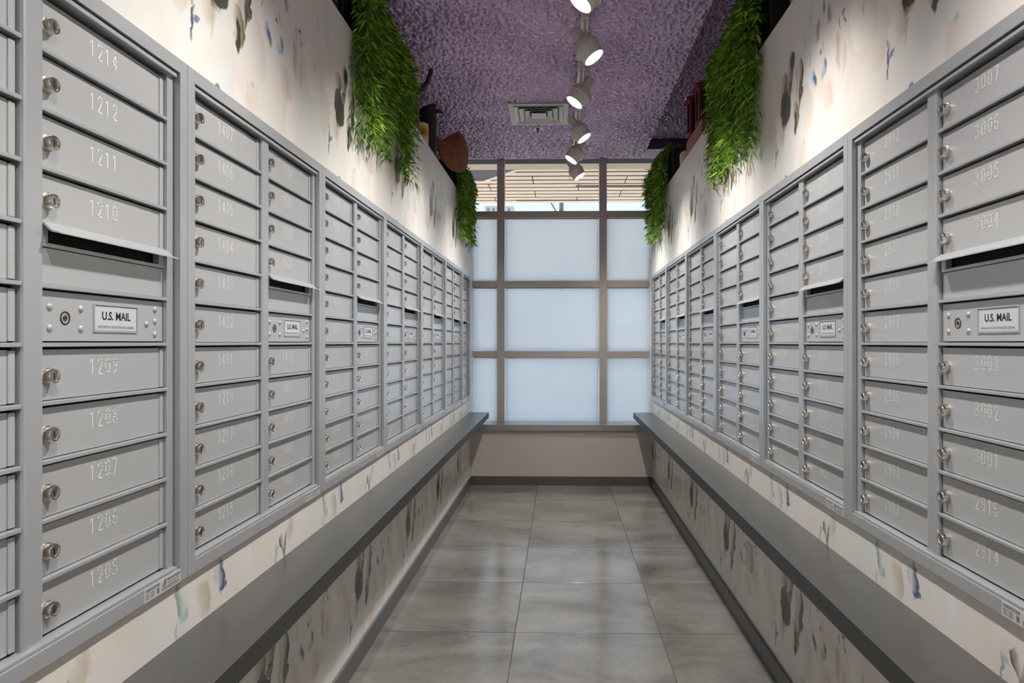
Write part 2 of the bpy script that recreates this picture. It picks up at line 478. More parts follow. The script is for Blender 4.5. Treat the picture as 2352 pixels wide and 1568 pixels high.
# ------------------------------------------------------------------ structure: floor
floor = struct(box_obj('floor', XL - .1, XR + .1, Y_NEAR, Y_WIN + .1, -0.12, -0.0025, M['grout']), 'dark grout bed of the tiled floor')
GX = [XL - .001, -0.191, 0.426, XR + .001]
GY0, PY = 5.372, 0.611
g = 0.0016
tile_cache = {}
row = 1
while True:
    y1 = GY0 + PY * row
    y0 = y1 - PY
    if y1 < Y_NEAR: break
    for k in range(3):
        a, b = GX[k] + g, GX[k + 1] - g
        c, d = max(y0, Y_NEAR) + g, min(y1, Y_SILL + .02) - g
        key = (k, round(d - c, 4))
        if key not in tile_cache:
            w, h = (b - a) / 2, (d - c) / 2
            tile_cache[key] = MB().box(-w, w, -h, h, -0.010, 0.0).mesh('tile', M['floor'], 0.0012)
        link('tile', tile_cache[key], floor, ((a + b) / 2, (c + d) / 2, 0))
    row -= 1

# ------------------------------------------------------------------ structure: side walls with wallpaper
def wall_piece(V, Fc, UV, x, xo, y0, y1, z0, z1, ufun, vfun):
    """box whose aisle face (at x) carries the pattern"""
    o = len(V)
    P = [(X, y, z) for z in (z0, z1) for y in (y0, y1) for X in (x, xo)]
    V += P
    for fc in [(0, 2, 3, 1), (4, 5, 7, 6), (0, 1, 5, 4), (2, 6, 7, 3), (0, 4, 6, 2), (1, 3, 7, 5)]:
        Fc.append(tuple(i + o for i in fc))
        UV.append([(ufun(P[i][1]), vfun(P[i][2])) for i in fc])

def build_wall(name, side, label):
    V, Fc, UV = [], [], []
    x, xo = (XL, XL - .62) if side < 0 else (XR, XR + .62)
    up = (lambda y: y - 2.470) if side < 0 else (lambda y: 2.383 - y)
    lo = (lambda y: y - 2.706) if side < 0 else (lambda y: 2.385 - y)
    vb = lambda z: z - 0.333
    vu = lambda z: z - 2.09
    c0, c1 = (CAB_L0 + .006, 5.878) if side < 0 else (1.10, CAB_R1 - .006)
    wall_piece(V, Fc, UV, x, xo, Y_NEAR, Y_WIN + .1, 0, 0.60, lo, vb)
    wall_piece(V, Fc, UV, x, xo, Y_NEAR, Y_WIN + .1, 0.60, Z_T0 + .006, up, vb)
    wall_piece(V, Fc, UV, x, xo, Y_NEAR, c0, Z_T0 + .006, Z_T1 - .006, up, vu)
    wall_piece(V, Fc, UV, x, xo, c1, Y_WIN + .1, Z_T0 + .006, Z_T1 - .006, up, vu)
    wall_piece(V, Fc, UV, x, xo, Y_NEAR, Y_WIN + .1, Z_T1 - .006, Z_LEDGE, up, vu)
    me = bpy.data.meshes.new(name)
    me.from_pydata(V, [], Fc)
    uvl = me.uv_layers.new(name='pattern')
    i = 0
    for fuv in UV:
        for c in fuv:
            uvl.data[i].uv = c; i += 1
    me.materials.append(M['wallpaper']); me.materials.append(M['wallpaper_band'])
    for k in range(6, 12): me.polygons[k].material_index = 1
    return struct(link(name, me), label)
wall_l = build_wall('wall_left', -1, 'left partition wall with cream painterly wallpaper')
wall_r = build_wall('wall_right', 1, 'right partition wall with cream painterly wallpaper')

# outer shell above the ledges, near end wall
struct(box_obj('wall_upper_left', XL - .72, XL - .62, Y_NEAR, Y_WIN + .1, 0, Z_C2 + .1, M['dark_wall']))
struct(box_obj('wall_upper_right', XR + .62, XR + .72, Y_NEAR, Y_WIN + .1, 0, Z_C2 + .1, M['dark_wall']))
# unseen frosted glazing added behind the camera to fill the aisle with light
wn = MB(); wn.box(XL - .72, XL, Y_NEAR - .1, Y_NEAR, 0, Z_C2 + .1); wn.box(XR, XR + .72, Y_NEAR - .1, Y_NEAR, 0, Z_C2 + .1); wn.box(XL, XR, Y_NEAR - .1, Y_NEAR, 2.40, Z_C2 + .1)
struct(link('wall_near', wn.mesh('wall_near', M['cream'])))
door = struct(link('fill_glazing', None), 'frosted glazing added behind the viewpoint as fill light')
for a, b in ((XL, XL + .06), (-.03, .04), (XR - .06, XR)):
    box_obj('jamb', a, b, Y_NEAR - .07, Y_NEAR - .01, 0, 2.40, M['bronze'], door)
for a, b in ((XL + .06, -.03), (.04, XR - .06)):
    box_obj('frosted_pane', a, b, Y_NEAR - .045, Y_NEAR - .037, 0.02, 2.38, M['frosted'], door)


# window end: low wall, header, returns
struct(box_obj('wall_back', XL, XR, Y_SILL + .012, Y_WIN + .1, 0, 0.478, M['cream']), 'low beige wall under the window')
struct(box_obj('wall_header', XL - .62, XR + .62, Y_WIN - .20, Y_WIN + .1, 2.90, Z_C2 + .1, M['header']))
struct(box_obj('wall_return_left', XL - .62, XL - .32, Y_WIN - .02, Y_WIN + .1, Z_LEDGE, 2.90, M['dark_wall']))
struct(box_obj('wall_return_right', XR + .32, XR + .62, Y_WIN - .02, Y_WIN + .1, Z_LEDGE, 2.90, M['dark_wall']))

# ceilings
def stipple(x0, x1, y0, y1, z, cell, seed, parent):
    """real sprayed relief hanging under a ceiling slab"""
    nx, ny = int((x1 - x0) / cell) + 1, int((y1 - y0) / cell) + 1
    rng = np.random.default_rng(seed)
    w = rng.standard_normal((ny, nx))
    fx, fy = np.fft.fftfreq(nx, cell)[None, :], np.fft.fftfreq(ny, cell)[:, None]
    f2 = fx ** 2 + fy ** 2
    def band(sig):
        h = np.fft.ifft2(np.fft.fft2(w) * np.exp(-2 * (PI * sig) ** 2 * f2)).real
        return h / h.std()
    h = band(.0046) - 0.30 * band(.016)
    h /= h.std()
    h = np.tanh(h * 1.7 + .5) * .0125 + .0125
    X, Y = np.meshgrid(np.linspace(x0, x1, nx), np.linspace(y0, y1, ny))
    co = np.stack([X, Y, z - .0005 - h], -1).reshape(-1, 3)
    i = np.arange((ny - 1) * (nx - 1)); r_ = i // (nx - 1); c_ = i % (nx - 1)
    a = r_ * nx + c_
    q = np.stack([a, a + nx, a + nx + 1, a + 1], -1)
    me = bpy.data.meshes.new('stipple_relief')
    me.vertices.add(len(co)); me.vertices.foreach_set('co', co.ravel())
    me.loops.add(q.size); me.loops.foreach_set('vertex_index', q.ravel())
    me.polygons.add(len(q)); me.polygons.foreach_set('loop_start', np.arange(len(q)) * 4)
    me.update(calc_edges=True)
    me.shade_smooth()
    me.materials.append(M['ceiling'])
    link('stipple_relief', me, parent)['kind'] = 'stuff'
ceil_low = struct(box_obj('ceiling', XL - .62, 0.70, Y_NEAR, 5.83, Z_C, Z_C2 + .05, M['ceiling']), 'low purple stippled ceiling over the aisle')
stipple(-1.38, 0.70, 0.4, 5.83, Z_C, .0055, 11, ceil_low)
ceil_high = struct(box_obj('ceiling_high', XL - .62, XR + .62, Y_NEAR, Y_WIN + .1, Z_C2, Z_C2 + .1, M['ceiling']), 'higher purple stippled ceiling strip beside the low one')
stipple(0.705, 1.35, 1.6, 5.94, Z_C2, .0055, 12, ceil_high)

# baseboards made of tile pieces
def baseboard(name, pts, label):
    """pts: list of boxes (x0,x1,y0,y1)"""
    base = None
    for i, (x0, x1, y0, y1) in enumerate(pts):
        o = box_obj('baseboard_tile', x0, x1, y0, y1, 0.0005, 0.076, M['base_tile'], base, 0.0012)
        if base is None:
            o.name = name
            base = struct(o, label)
ys = [Y_NEAR]
while ys[-1] + 0.612 < Y_SILL: ys.append(ys[-1] + 0.612)
ys.append(Y_SILL + .012)
baseboard('baseboard_left', [(XL, XL + .011, a + .001, b - .001) for a, b in zip(ys[:-1], ys[1:])][::-1], 'dark tile baseboard of the left wall')
baseboard('baseboard_right', [(XR - .011, XR, a + .001, b - .001) for a, b in zip(ys[:-1], ys[1:])][::-1], 'dark tile baseboard of the right wall')
xs = [XL + .012, -0.365, 0.052, 0.465, XR - .012]
baseboard('baseboard_back', [(a + .001, b - .001, Y_SILL, Y_SILL + .012) for a, b in zip(xs[:-1], xs[1:])], 'dark tile baseboard under the window')

# ------------------------------------------------------------------ window
win = struct(link('window_1', None), 'storefront window with frosted lower panes and clear top panes')
YM = Y_WIN - .02     # mullion face
MUL = [(-0.5277, .033), (0.384, .033)]
TR = [2.376, 1.753, 1.128]
ZS = 0.5226          # sill top
XW0, XW1 = XL, XR
XU0, XU1 = XL - .32, XR + .32
for cx, hw in MUL:
    box_obj('mullion', cx - hw, cx + hw, YM, YM + .10, ZS, 2.955, M['bronze'], win, 0.002)
edges = [XW0, MUL[0][0] - MUL[0][1], MUL[0][0] + MUL[0][1], MUL[1][0] - MUL[1][1], MUL[1][0] + MUL[1][1], XW1]
for zc in TR:
    for k in range(3):
        a, b = edges[2 * k], edges[2 * k + 1]
        if zc == TR[0]:
            a, b = (XU0 if k == 0 else a), (XU1 if k == 2 else b)
            if k != 1:
                # the part over the ledge stands clear of the partition wall
                a, b = (XW0 if k == 0 else a), (XW1 if k == 2 else b)
        box_obj('transom', a + .0005, b - .0005, YM + .004, YM + .096, zc - .030, zc + .030, M['bronze'], win, 0.002)
        box_obj('gasket', a + .004, b - .004, YM + .045, YM + .052, zc - .034, zc - .030, M['gasket'], win)
box_obj('head', XU0, XU1, YM, YM + .10, 2.955, 2.985, M['bronze'], win, 0.002)
zs = [ZS] + TR[::-1]
for k in range(3):
    a, b = edges[2 * k], edges[2 * k + 1]
    for r_ in range(3):
        z0 = zs[r_] + (.030 if r_ else 0.0); z1 = zs[r_ + 1] - .030
        box_obj('frosted_pane', a + .002, b - .002, YM + .050, YM + .058, z0 + .001, z1 - .005, M['frosted'], win)
    a2, b2 = (XU0 if k == 0 else a), (XU1 if k == 2 else b)
    if k == 1:
        box_obj('clear_pane', a2 + .002, b2 - .002, YM + .052, YM + .056, TR[0] + .031, 2.954, M['clear'], win)
    else:
        box_obj('clear_pane', a2 + .002, b2 - .002, YM + .052, YM + .056, TR[0] + .031, 2.954, M['clear'], win)
sill = struct(link('trim_1', MB().box(XL + .001, XR - .001, Y_SILL - .004, YM + .11, 0.470, ZS).mesh('sill', M['sill'], 0.003)), 'grey metal window sill ledge')

# ------------------------------------------------------------------ ledges (counter shelves)
Z_B, T_B, D_B = 0.631, 0.048, 0.164
def ledge(label, side, cuts):
    x = XL if side < 0 else XR
    t = thing('wall_shelf', label, 'shelf', (x, 0, Z_B - T_B), 0, None)
    for a, b in zip(cuts[:-1], cuts[1:]):
        x0, x1 = sorted((0.0, -side * D_B))
        mb = MB().box(x0, x1, a + .0006, b - .0006, 0.0012, T_B)
        me = mb.mesh('panel', [M['ledge'], M['ledge_edge']], 0.0)
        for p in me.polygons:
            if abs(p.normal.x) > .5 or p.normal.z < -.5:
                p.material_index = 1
        link('panel', me, t)
ledge('dark grey laminate shelf running under the mailboxes on the left wall', -1, [Y_NEAR + .01, 3.96, Y_SILL - .006])
ledge('dark grey laminate shelf running under the mailboxes on the right wall', 1, [Y_NEAR + .01, 1.83, 4.88, Y_SILL - .006])

# ------------------------------------------------------------------ mailbox units
# local frame: x along the wall (left to right when facing it), y = depth (-y towards the aisle), z up
Z0, PITCH = 0.783, 0.0896
COLS = [(0.055, 0.380), (0.427, 0.752)]
N_F = 0.012        # door face lies this far behind the wall plane
def digit_lines():
    return {
        '0': [[(.1, .25), (.1, .75), (.25, 1), (.5, 1), (.65, .75), (.65, .25), (.5, 0), (.25, 0), (.1, .25)]],
        '1': [[(.15, .8), (.38, 1), (.38, 0)]],
        '2': [[(.1, .8), (.25, 1), (.5, 1), (.65, .82), (.62, .6), (.1, 0), (.67, 0)]],
        '3': [[(.1, .88), (.28, 1), (.5, 1), (.63, .85), (.6, .62), (.35, .53), (.62, .42), (.66, .2), (.5, 0), (.25, 0), (.08, .15)]],
        '4': [[(.52, 0), (.52, 1), (.08, .3), (.7, .3)]],
        '5': [[(.62, 1), (.15, 1), (.12, .58), (.45, .62), (.65, .42), (.62, .15), (.45, 0), (.22, 0), (.08, .15)]],
        '6': [[(.58, .95), (.35, 1), (.15, .75), (.1, .3), (.25, 0), (.5, 0), (.65, .2), (.6, .48), (.4, .58), (.12, .42)]],
        '7': [[(.08, 1), (.66, 1), (.3, 0)]],
        '8': [[(.35, .53), (.14, .7), (.2, .95), (.38, 1), (.56, .95), (.62, .7), (.4, .53), (.1, .35), (.12, .1), (.3, 0), (.5, 0), (.66, .12), (.66, .35), (.35, .53)]],
        '9': [[(.62, .6), (.4, .45), (.15, .55), (.1, .8), (.25, 1), (.5, 1), (.65, .8), (.6, .3), (.4, 0), (.18, .04)]],
    }
DIG = digit_lines()
def ribbon(mb, pts, w, y, mi=0):
    for (x0, z0), (x1, z1) in zip(pts[:-1], pts[1:]):
        d = Vector((x1 - x0, z1 - z0)); l = d.length
        if l < 1e-9: continue
        d /= l; n = Vector((-d.y, d.x)) * w / 2; e = d * w * .4
        q = [(x0 - e.x + n.x, z0 - e.y + n.y), (x1 + e.x + n.x, z1 + e.y + n.y), (x1 + e.x - n.x, z1 + e.y - n.y), (x0 - e.x - n.x, z0 - e.y - n.y)]
        mb.add([(a, y, b) for a, b in q], [(0, 1, 2, 3)], mi)
num_cache = {}
def number_mesh(s):
    if s not in num_cache:
        mb = MB(); h = 0.027; adv = 0.0195
        x = -adv * len(s) / 2
        for ch in s:
            for line in DIG[ch]:
                ribbon(mb, [(x + px * h * .68, (pz - .5) * h) for px, pz in line], 0.0019, 0.0)
            x += adv
        num_cache[s] = mb.mesh('number', M['engraved'])
    return num_cache[s]

def text_mesh(body, size, bold=0.0):
    cu = bpy.data.curves.new('lettering', 'FONT')
    cu.body = body; cu.size = size; cu.align_x = 'CENTER'; cu.align_y = 'CENTER'
    cu.offset = bold; cu.resolution_u = 3; cu.fill_mode = 'FRONT' if hasattr(cu, 'fill_mode') else cu.fill_mode
    o = bpy.data.objects.new('lettering_source', cu)
    COL.objects.link(o)
    bpy.context.view_layer.update()
    dg = bpy.context.evaluated_depsgraph_get()
    me = bpy.data.meshes.new_from_object(o.evaluated_get(dg))
    bpy.data.objects.remove(o)
    return me

def merge_text(parts, name, mats):
    """parts: (mesh, dx, dz, sx, sz, material index) -> one flat mesh standing in the x-z plane"""
    mb = MB()
    for me, dx, dz, sx, sz, mi in parts:
        mb.add([(v.co.x * sx + dx, 0, v.co.y * sz + dz) for v in me.vertices], [tuple(p.vertices) for p in me.polygons], mi)
    me = bpy.data.meshes.new(name)
    me.from_pydata(mb.v, [], mb.f)
    for m_ in mats: me.materials.append(m_)
    me.polygons.foreach_set('material_index', mb.m)
    return me
t_mail = text_mesh('U.S. MAIL', 0.020, 0.00045)
t_app = text_mesh('APPROVED BY THE POSTMASTER GENERAL', 0.0068, 0.0)
wid = lambda me: max(v.co.x for v in me.vertices) - min(v.co.x for v in me.vertices)
MAIL_LETTERS = merge_text([(t_mail, 0, .0035, .078 / wid(t_mail), 1.0, 0), (t_app, 0, -.0155, .100 / wid(t_app), 1.0, 1)],
                          'lettering', [M['ink'], M['ink_grey']])

DW = COLS[0][1] - COLS[0][0]
DH = PITCH - 0.0115
def mb_door():
    mb = MB()
    mb.box(-DW / 2, DW / 2 - .012, -0.0, 0.010, -DH / 2, DH / 2)
    mb.box(DW / 2 - .012, DW / 2, -0.0022, 0.010, -DH / 2 + .001, DH / 2 - .001)   # raised hinge strip
    return mb
ME = {}
ME['door'] = mb_door().mesh('door', M['silver'], 0.0012)
ME['rail'] = MB().box(-DW / 2 - .004, DW / 2 + .004, -.0090, .010, -.0030, .0036).mesh('rail', M['silver_trim'], 0.0012)
mbl = MB().lathe([(.0132, 0), (.0132, .0028), (.0118, .0036), (.0116, .0125), (.0108, .0140), (.0086, .0142), (.0080, .0126), (.0004, .0126)], 20, 'y')
mbl.box(-.0011, .0011, -.0130, -.0120, -.0052, .0052, 1)
ME['lock'] = mbl.mesh('lock', [M['nickel'], M['dark_inside']], 0, 35)
ME['rivet'] = MB().lathe([(.0058, 0), (.0056, .0012), (.0045, .0026), (.0026, .0035), (.0004, .0038)], 12, 'y').mesh('rivet', M['silver'], 0, 60)
mbk = MB().lathe([(.0108, 0), (.0108, .0008), (.0092, .0010), (.0090, -.0020), (.0003, -.0020)], 20, 'y', closed=False)
mbk.lathe([(.0050, -.0018), (.0050, .0004), (.0040, .0006), (.0003, .0006)], 14, 'y', mi=1, closed=False)
mbk.box(-.0042, .0042, -.0009, -.0005, -.0010, .0010, 0)
ME['keyhole'] = mbk.mesh('keyhole', [M['dark_inside'], M['brass']], 0, 40)
PW, PH = .1165, .044
mbp = MB().box(-PW / 2, PW / 2, -.0006, .001, -PH / 2, PH / 2)
for q in [(-PW / 2 - .0022, -PW / 2, -PH / 2 - .0022, PH / 2 + .0022), (PW / 2, PW / 2 + .0022, -PH / 2 - .0022, PH / 2 + .0022),
          (-PW / 2, PW / 2, -PH / 2 - .0022, -PH / 2), (-PW / 2, PW / 2, PH / 2, PH / 2 + .0022)]:
    mbp.box(q[0], q[1], -.0022, .001, q[2], q[3], 1)
for q in [(-PW / 2, PW / 2, -PH / 2, -PH / 2 + .0009), (-PW / 2, PW / 2, PH / 2 - .0009, PH / 2),
          (-PW / 2, -PW / 2 + .0007, -PH / 2, PH / 2), (PW / 2 - .0007, PW / 2, -PH / 2, PH / 2)]:
    mbp.box(q[0], q[1], -.0008, .0, q[2], q[3], 2)
ME['label_plate'] = mbp.mesh('label_plate', [M['plate'], M['silver'], M['ink_grey']])
ME['mail_panel'] = MB().box(-DW / 2, DW / 2, 0, .010, -DH / 2, DH / 2).mesh('mail_panel', M['silver'], 0.0012)
# slot panel, local z = 0 at the row's bottom line
mbs = MB()
mbs.box(-DW / 2, DW / 2, 0.0, .010, .0045, .0600)
mbs.box(-DW / 2, DW / 2, -.0030, .010, .0610, .0675)
mbs.box(-DW / 2, -DW / 2 + .016, -.0030, .010, .0675, .0960)
mbs.box(DW / 2 - .016, DW / 2, -.0030, .010, .0675, .0960)
mbs.box(-DW / 2 + .016, DW / 2 - .016, -.0030, .010, .0885, .0960)
ME['slot_panel'] = mbs.mesh('slot_panel', M['silver'], 0.0008)
prof = [(0.010, .1000), (-.003, .0995), (-.010, .0960), (-.022, .0850), (-.034, .0815), (-.034, .0795), (-.021, .0822), (-.009, .0925), (-.003, .0950), (.010, .0950)]
ME['slot_hood'] = MB().prism(prof, -DW / 2 - .001, DW / 2 + .001, 'x').mesh('slot_hood', M['silver'], 0.0)
mbi = MB()
rs = random.Random(4)
for r_ in range(2):
    x = -.05
    while x < .05:
        w = rs.uniform(.002, .007)
        zc = -.0 - r_ * .0025
        mbi.add([(x, 0, zc), (x + w, 0, zc), (x + w, 0, zc + .0012), (x, 0, zc + .0012)], [(0, 1, 2, 3)])
        x += w + rs.uniform(.001, .0025)
ME['imprint'] = mbi.mesh('imprint', M['ink_grey'])
# serial sticker on the bottom trim: lines of small print and two blocks, too small to read in the photo
mst = MB().box(0, .122, -.0004, .0002, 0, .0255, 0)
def bar(x0, x1, z0, z1, mi=1): mst.add([(x0, -.0005, z0), (x1, -.0005, z0), (x1, -.0005, z1), (x0, -.0005, z1)], [(0, 1, 2, 3)], mi)
x = .004
while x < .048:
    w = rs.uniform(.0015, .005); bar(x, x + w, .0175, .0235); x += w + .0012
for zz in (.0045, .0085, .0125):
    bar(.004, .0155, zz, zz + .0020); bar(.019, .031, zz, zz + .0020)
bar(.040, .0475, .004, .0150)
mst.add([(.056, -.0005, .010), (.066, -.0005, .0235), (.072, -.0005, .0235), (.070, -.0005, .012)], [(0, 1, 2, 3)], 1)
x = .075
while x < .116:
    w = rs.uniform(.002, .006); bar(x, x + w, .0170, .0225); x += w + .0011
for zz in (.0035, .0070, .0120):
    bar(.056 if zz < .01 else .075, .117, zz, zz + .0020)
ME['sticker'] = mst.mesh('sticker', [M['sticker'], M['ink_grey']])

def unit_frame(W, single):
    """frame parts for a unit of width W"""
    d = {}
    yb, yf = .016, -.010
    mb = MB()
    mb.box(.0006, .028, yf, yb, Z_T0, Z_T1); mb.box(W - .028, W - .0006, yf, yb, Z_T0, Z_T1)
    mb.box(.028, W - .028, yf, yb, Z_T0, Z_T0 + .028); mb.box(.028, W - .028, yf, yb, Z_T1 - .028, Z_T1)
    d['trim_frame'] = mb.mesh('trim_frame', M['silver_trim'], 0.0012)
    mb = MB()
    mb.box(.004, W - .004, .026, .30, Z_T0 + .012, Z_T1 - .012)
    d['cabinet_body'] = mb.mesh('cabinet_body', M['dark_inside'])
    zb, zt = Z0 - .004, Z0 + 11 * PITCH + .004
    d['stile_l'] = MB().box(.032, .0535, .003, .024, zb, zt).mesh('stile', M['silver_trim'], 0.0015)
    d['stile_r'] = MB().box(W - .0525, W - .032, .003, .024, zb, zt).mesh('stile', M['silver_trim'], 0.0015)
    if not single:
        d['post'] = MB().box(.3845, .4235, .001, .024, zb - .001, zt + .001).mesh('post', M['silver_trim'], 0.005)
    mb = MB()
    mb.box(.032, W - .032, -.0055, .024, zt - .0035, zt + .004)
    d['top_rail'] = mb.mesh('top_rail', M['silver_trim'], 0.0012)
    mb = MB()
    mb.box(.032, W - .032, -.0065, .024, zb - .0005, zb + .005)
    d['bottom_rail'] = mb.mesh('bottom_rail', M['silver_trim'], 0.0012)
    return d
FR2, FR1 = unit_frame(UNIT_W, False), unit_frame(0.450, True)

def mailbox_unit(label, loc, rotz, left_nums, right_nums, single=False, group='wall mailbox units'):
    t = thing('mailbox_unit', label, 'mailbox', loc, rotz, group)
    fr = FR1 if single else FR2
    for key in ('trim_frame', 'cabinet_body', 'stile_l', 'stile_r', 'post', 'top_rail', 'bottom_rail'):
        if key in fr:
            link(fr[key].name.split('.')[0], fr[key], t)
    W = .450 if single else UNIT_W
    link('sticker', ME['sticker'], t, (W - .150, -.0101, Z_T0 + .0012))
    def col(c0, nums, mail):
        cx = c0 + DW / 2
        for k in range(11):          # k = 0 bottom row
            zc = Z0 + (k + .5) * PITCH
            if k and not (mail and k == 7):
                link('rail', ME['rail'], t, (cx, N_F, Z0 + k * PITCH))
            if mail and k == 5:
                p = link('mail_panel', ME['mail_panel'], t, (cx, N_F, zc))
                for (ru, rz) in [(.0226, .0145), (.092, .0145), (.0226, -.0185), (.092, -.0185), (.299, .023), (.299, .0), (.299, -.025), (.272, -.006)]:
                    link('rivet', ME['rivet'], p, (ru - DW / 2, 0, rz))
                link('keyhole', ME['keyhole'], p, (.056 - DW / 2, -.0003, -.002))
                link('label_plate', ME['label_plate'], p, (.183 - DW / 2, 0, .001))
                link('lettering', MAIL_LETTERS, p, (.183 - DW / 2, -.0009, .001))
                continue
            if mail and k == 6:
                s = link('slot_panel', ME['slot_panel'], t, (cx, N_F, Z0 + k * PITCH))
                h = link('slot_hood', ME['slot_hood'], t, (cx, N_F, Z0 + k * PITCH))
                link('imprint', ME['imprint'], h, (.01, -.0275, .0842), (math.radians(-72), 0, 0))
                continue
            d = link('door', ME['door'], t, (cx, N_F, zc - .0012))
            link('lock', ME['lock'], d, (-DW / 2 + .0165, 0, -.002), (0, rnd.uniform(-.25, .25), 0))
            if nums:
                order = k if not mail else (k if k < 5 else k - 2)      # index from the bottom
                s = nums[len(nums) - 1 - order]
                if s: link('number', number_mesh(str(s)), d, (-.010, -.0003, .010))
    rnd = random.Random(len(label))
    if single:
        col(.055, right_nums, True)
    else:
        col(COLS[0][0], left_nums, False)
        col(COLS[1][0], right_nums, True)
    return t

def seq(*ranges):
    out = []
    for a, b in ranges: out += list(range(a, b - 1, -1))
    return out
L_UNITS = [
    (None, [1214, 1212, 1211, 1210, 1209, 1208, 1207, 1206, 1205], 'silver mailbox unit with boxes 1205 to 1214, nearest on the left wall'),
    ([1407, 1406, 1405, 1404, 1403, 1402, 1401, 1218, 1217, 1216, 1215], [1504, 1503, 1502, 1501, 1412, 1411, 1410, 1409, 1408], 'silver mailbox unit with boxes 1401 to 1407, second from the camera on the left wall'),
    (seq((1516, 1514), (1512, 1505)), seq((1608, 1605), (1604, 1601), (1518, 1518)), 'silver mailbox unit, third from the camera on the left wall'),
    (seq((1706, 1701), (1616, 1612)), seq((1715, 1714), (1712, 1706)), 'silver mailbox unit, fourth from the camera on the left wall'),
    (seq((1812, 1802)), seq((1906, 1901), (1816, 1814)), 'silver mailbox unit, fifth from the camera on the left wall'),
    (seq((2002, 2001), (1916, 1914), (1912, 1907)), seq((2012, 2004)), 'silver mailbox unit, sixth from the camera on the left wall'),
]
y = CAB_L0
for ln, rn, lb in L_UNITS:
    mailbox_unit(lb, (XL, y, 0), PI / 2, ln, rn)
    y += UNIT_W
mailbox_unit('narrow one-column silver mailbox unit beside the window at the far end of the left wall', (XL, y, 0), PI / 2, None, seq((2108, 2100)), True)
R_UNITS = [
    (seq((2912, 2902)), [3007, 3006, 3005, 3004, 3003, 3002, 3001, 2916, 2914], 'silver mailbox unit with boxes 3001 to 3007, nearest on the right wall'),
    ([2806, 2805, 2804, 2803, 2802, 2801, 2716, 2715, 2714, 2712, 2711], [2901, 2815, 2814, 2812, 2811, 2810, 2809, 2808, 2807], 'silver mailbox unit with boxes 2807 to 2811, second from the camera on the right wall'),
    (seq((2616, 2614), (2612, 2605)), seq((2709, 2701)), 'silver mailbox unit, third from the camera on the right wall'),
    (seq((2512, 2502)), seq((2604, 2601), (2518, 2514)), 'silver mailbox unit, fourth from the camera on the right wall'),
    (seq((2408, 2401), (2316, 2314)), seq((2418, 2410)), 'silver mailbox unit, fifth from the camera on the right wall'),
    (seq((2212, 2202)), seq((2309, 2301)), 'silver mailbox unit at the far end of the right wall, beside the window'),
]
y = CAB_R1 - 5 * UNIT_W
for ln, rn, lb in R_UNITS:
    mailbox_unit(lb, (XR, y, 0), -PI / 2, ln, rn)
    y += UNIT_W

# ------------------------------------------------------------------ outlet on the lower right wall
ot = thing('wall_outlet', 'small cream outlet plate on the wallpaper under the right shelf', 'outlet', (XR, 2.905, .335), -PI / 2)
link('cover_plate', MB().box(-.036, .036, -.006, 0.0, -.058, .058).mesh('cover_plate', M['outlet'], 0.002), ot)
for s in (-1, 1):
    r_ = link('receptacle', MB().box(-.016, .016, -.0075, -.0055, s * .021 - .014, s * .021 + .014).mesh('receptacle', M['outlet'], 0.002), ot)
    mb = MB()
    mb.box(-.008, -.006, -.0079, -.0074, s * .021, s * .021 + .008); mb.box(.006, .008, -.0079, -.0074, s * .021, s * .021 + .008)
    mb.box(-.002, .002, -.0079, -.0074, s * .021 - .009, s * .021 - .005)
    link('contact_slot', mb.mesh('contact_slot', M['dark_inside']), r_)

# ------------------------------------------------------------------ track lighting
TX, TZ = 0.118, Z_C - .032
tr = thing('lighting_track', 'long white lighting track rail running along the purple ceiling', 'track', (TX, 0, TZ))
mb = MB()
mb.box(-.018, -.0055, -1.5, 5.62, -.030, -.0005); mb.box(.0055, .018, -1.5, 5.62, -.030, -.0005); mb.box(-.018, .018, -1.5, 5.62, -.010, -.0005)
link('rail', mb.mesh('rail', M['track'], 0.001), tr)
for yy in (-.2, 1.0, 2.2, 3.4, 4.6):
    link('channel_strip', MB().box(-.005, .005, yy - .6, yy + .6, -.016, -.010).mesh('channel_strip', M['vent']), tr)

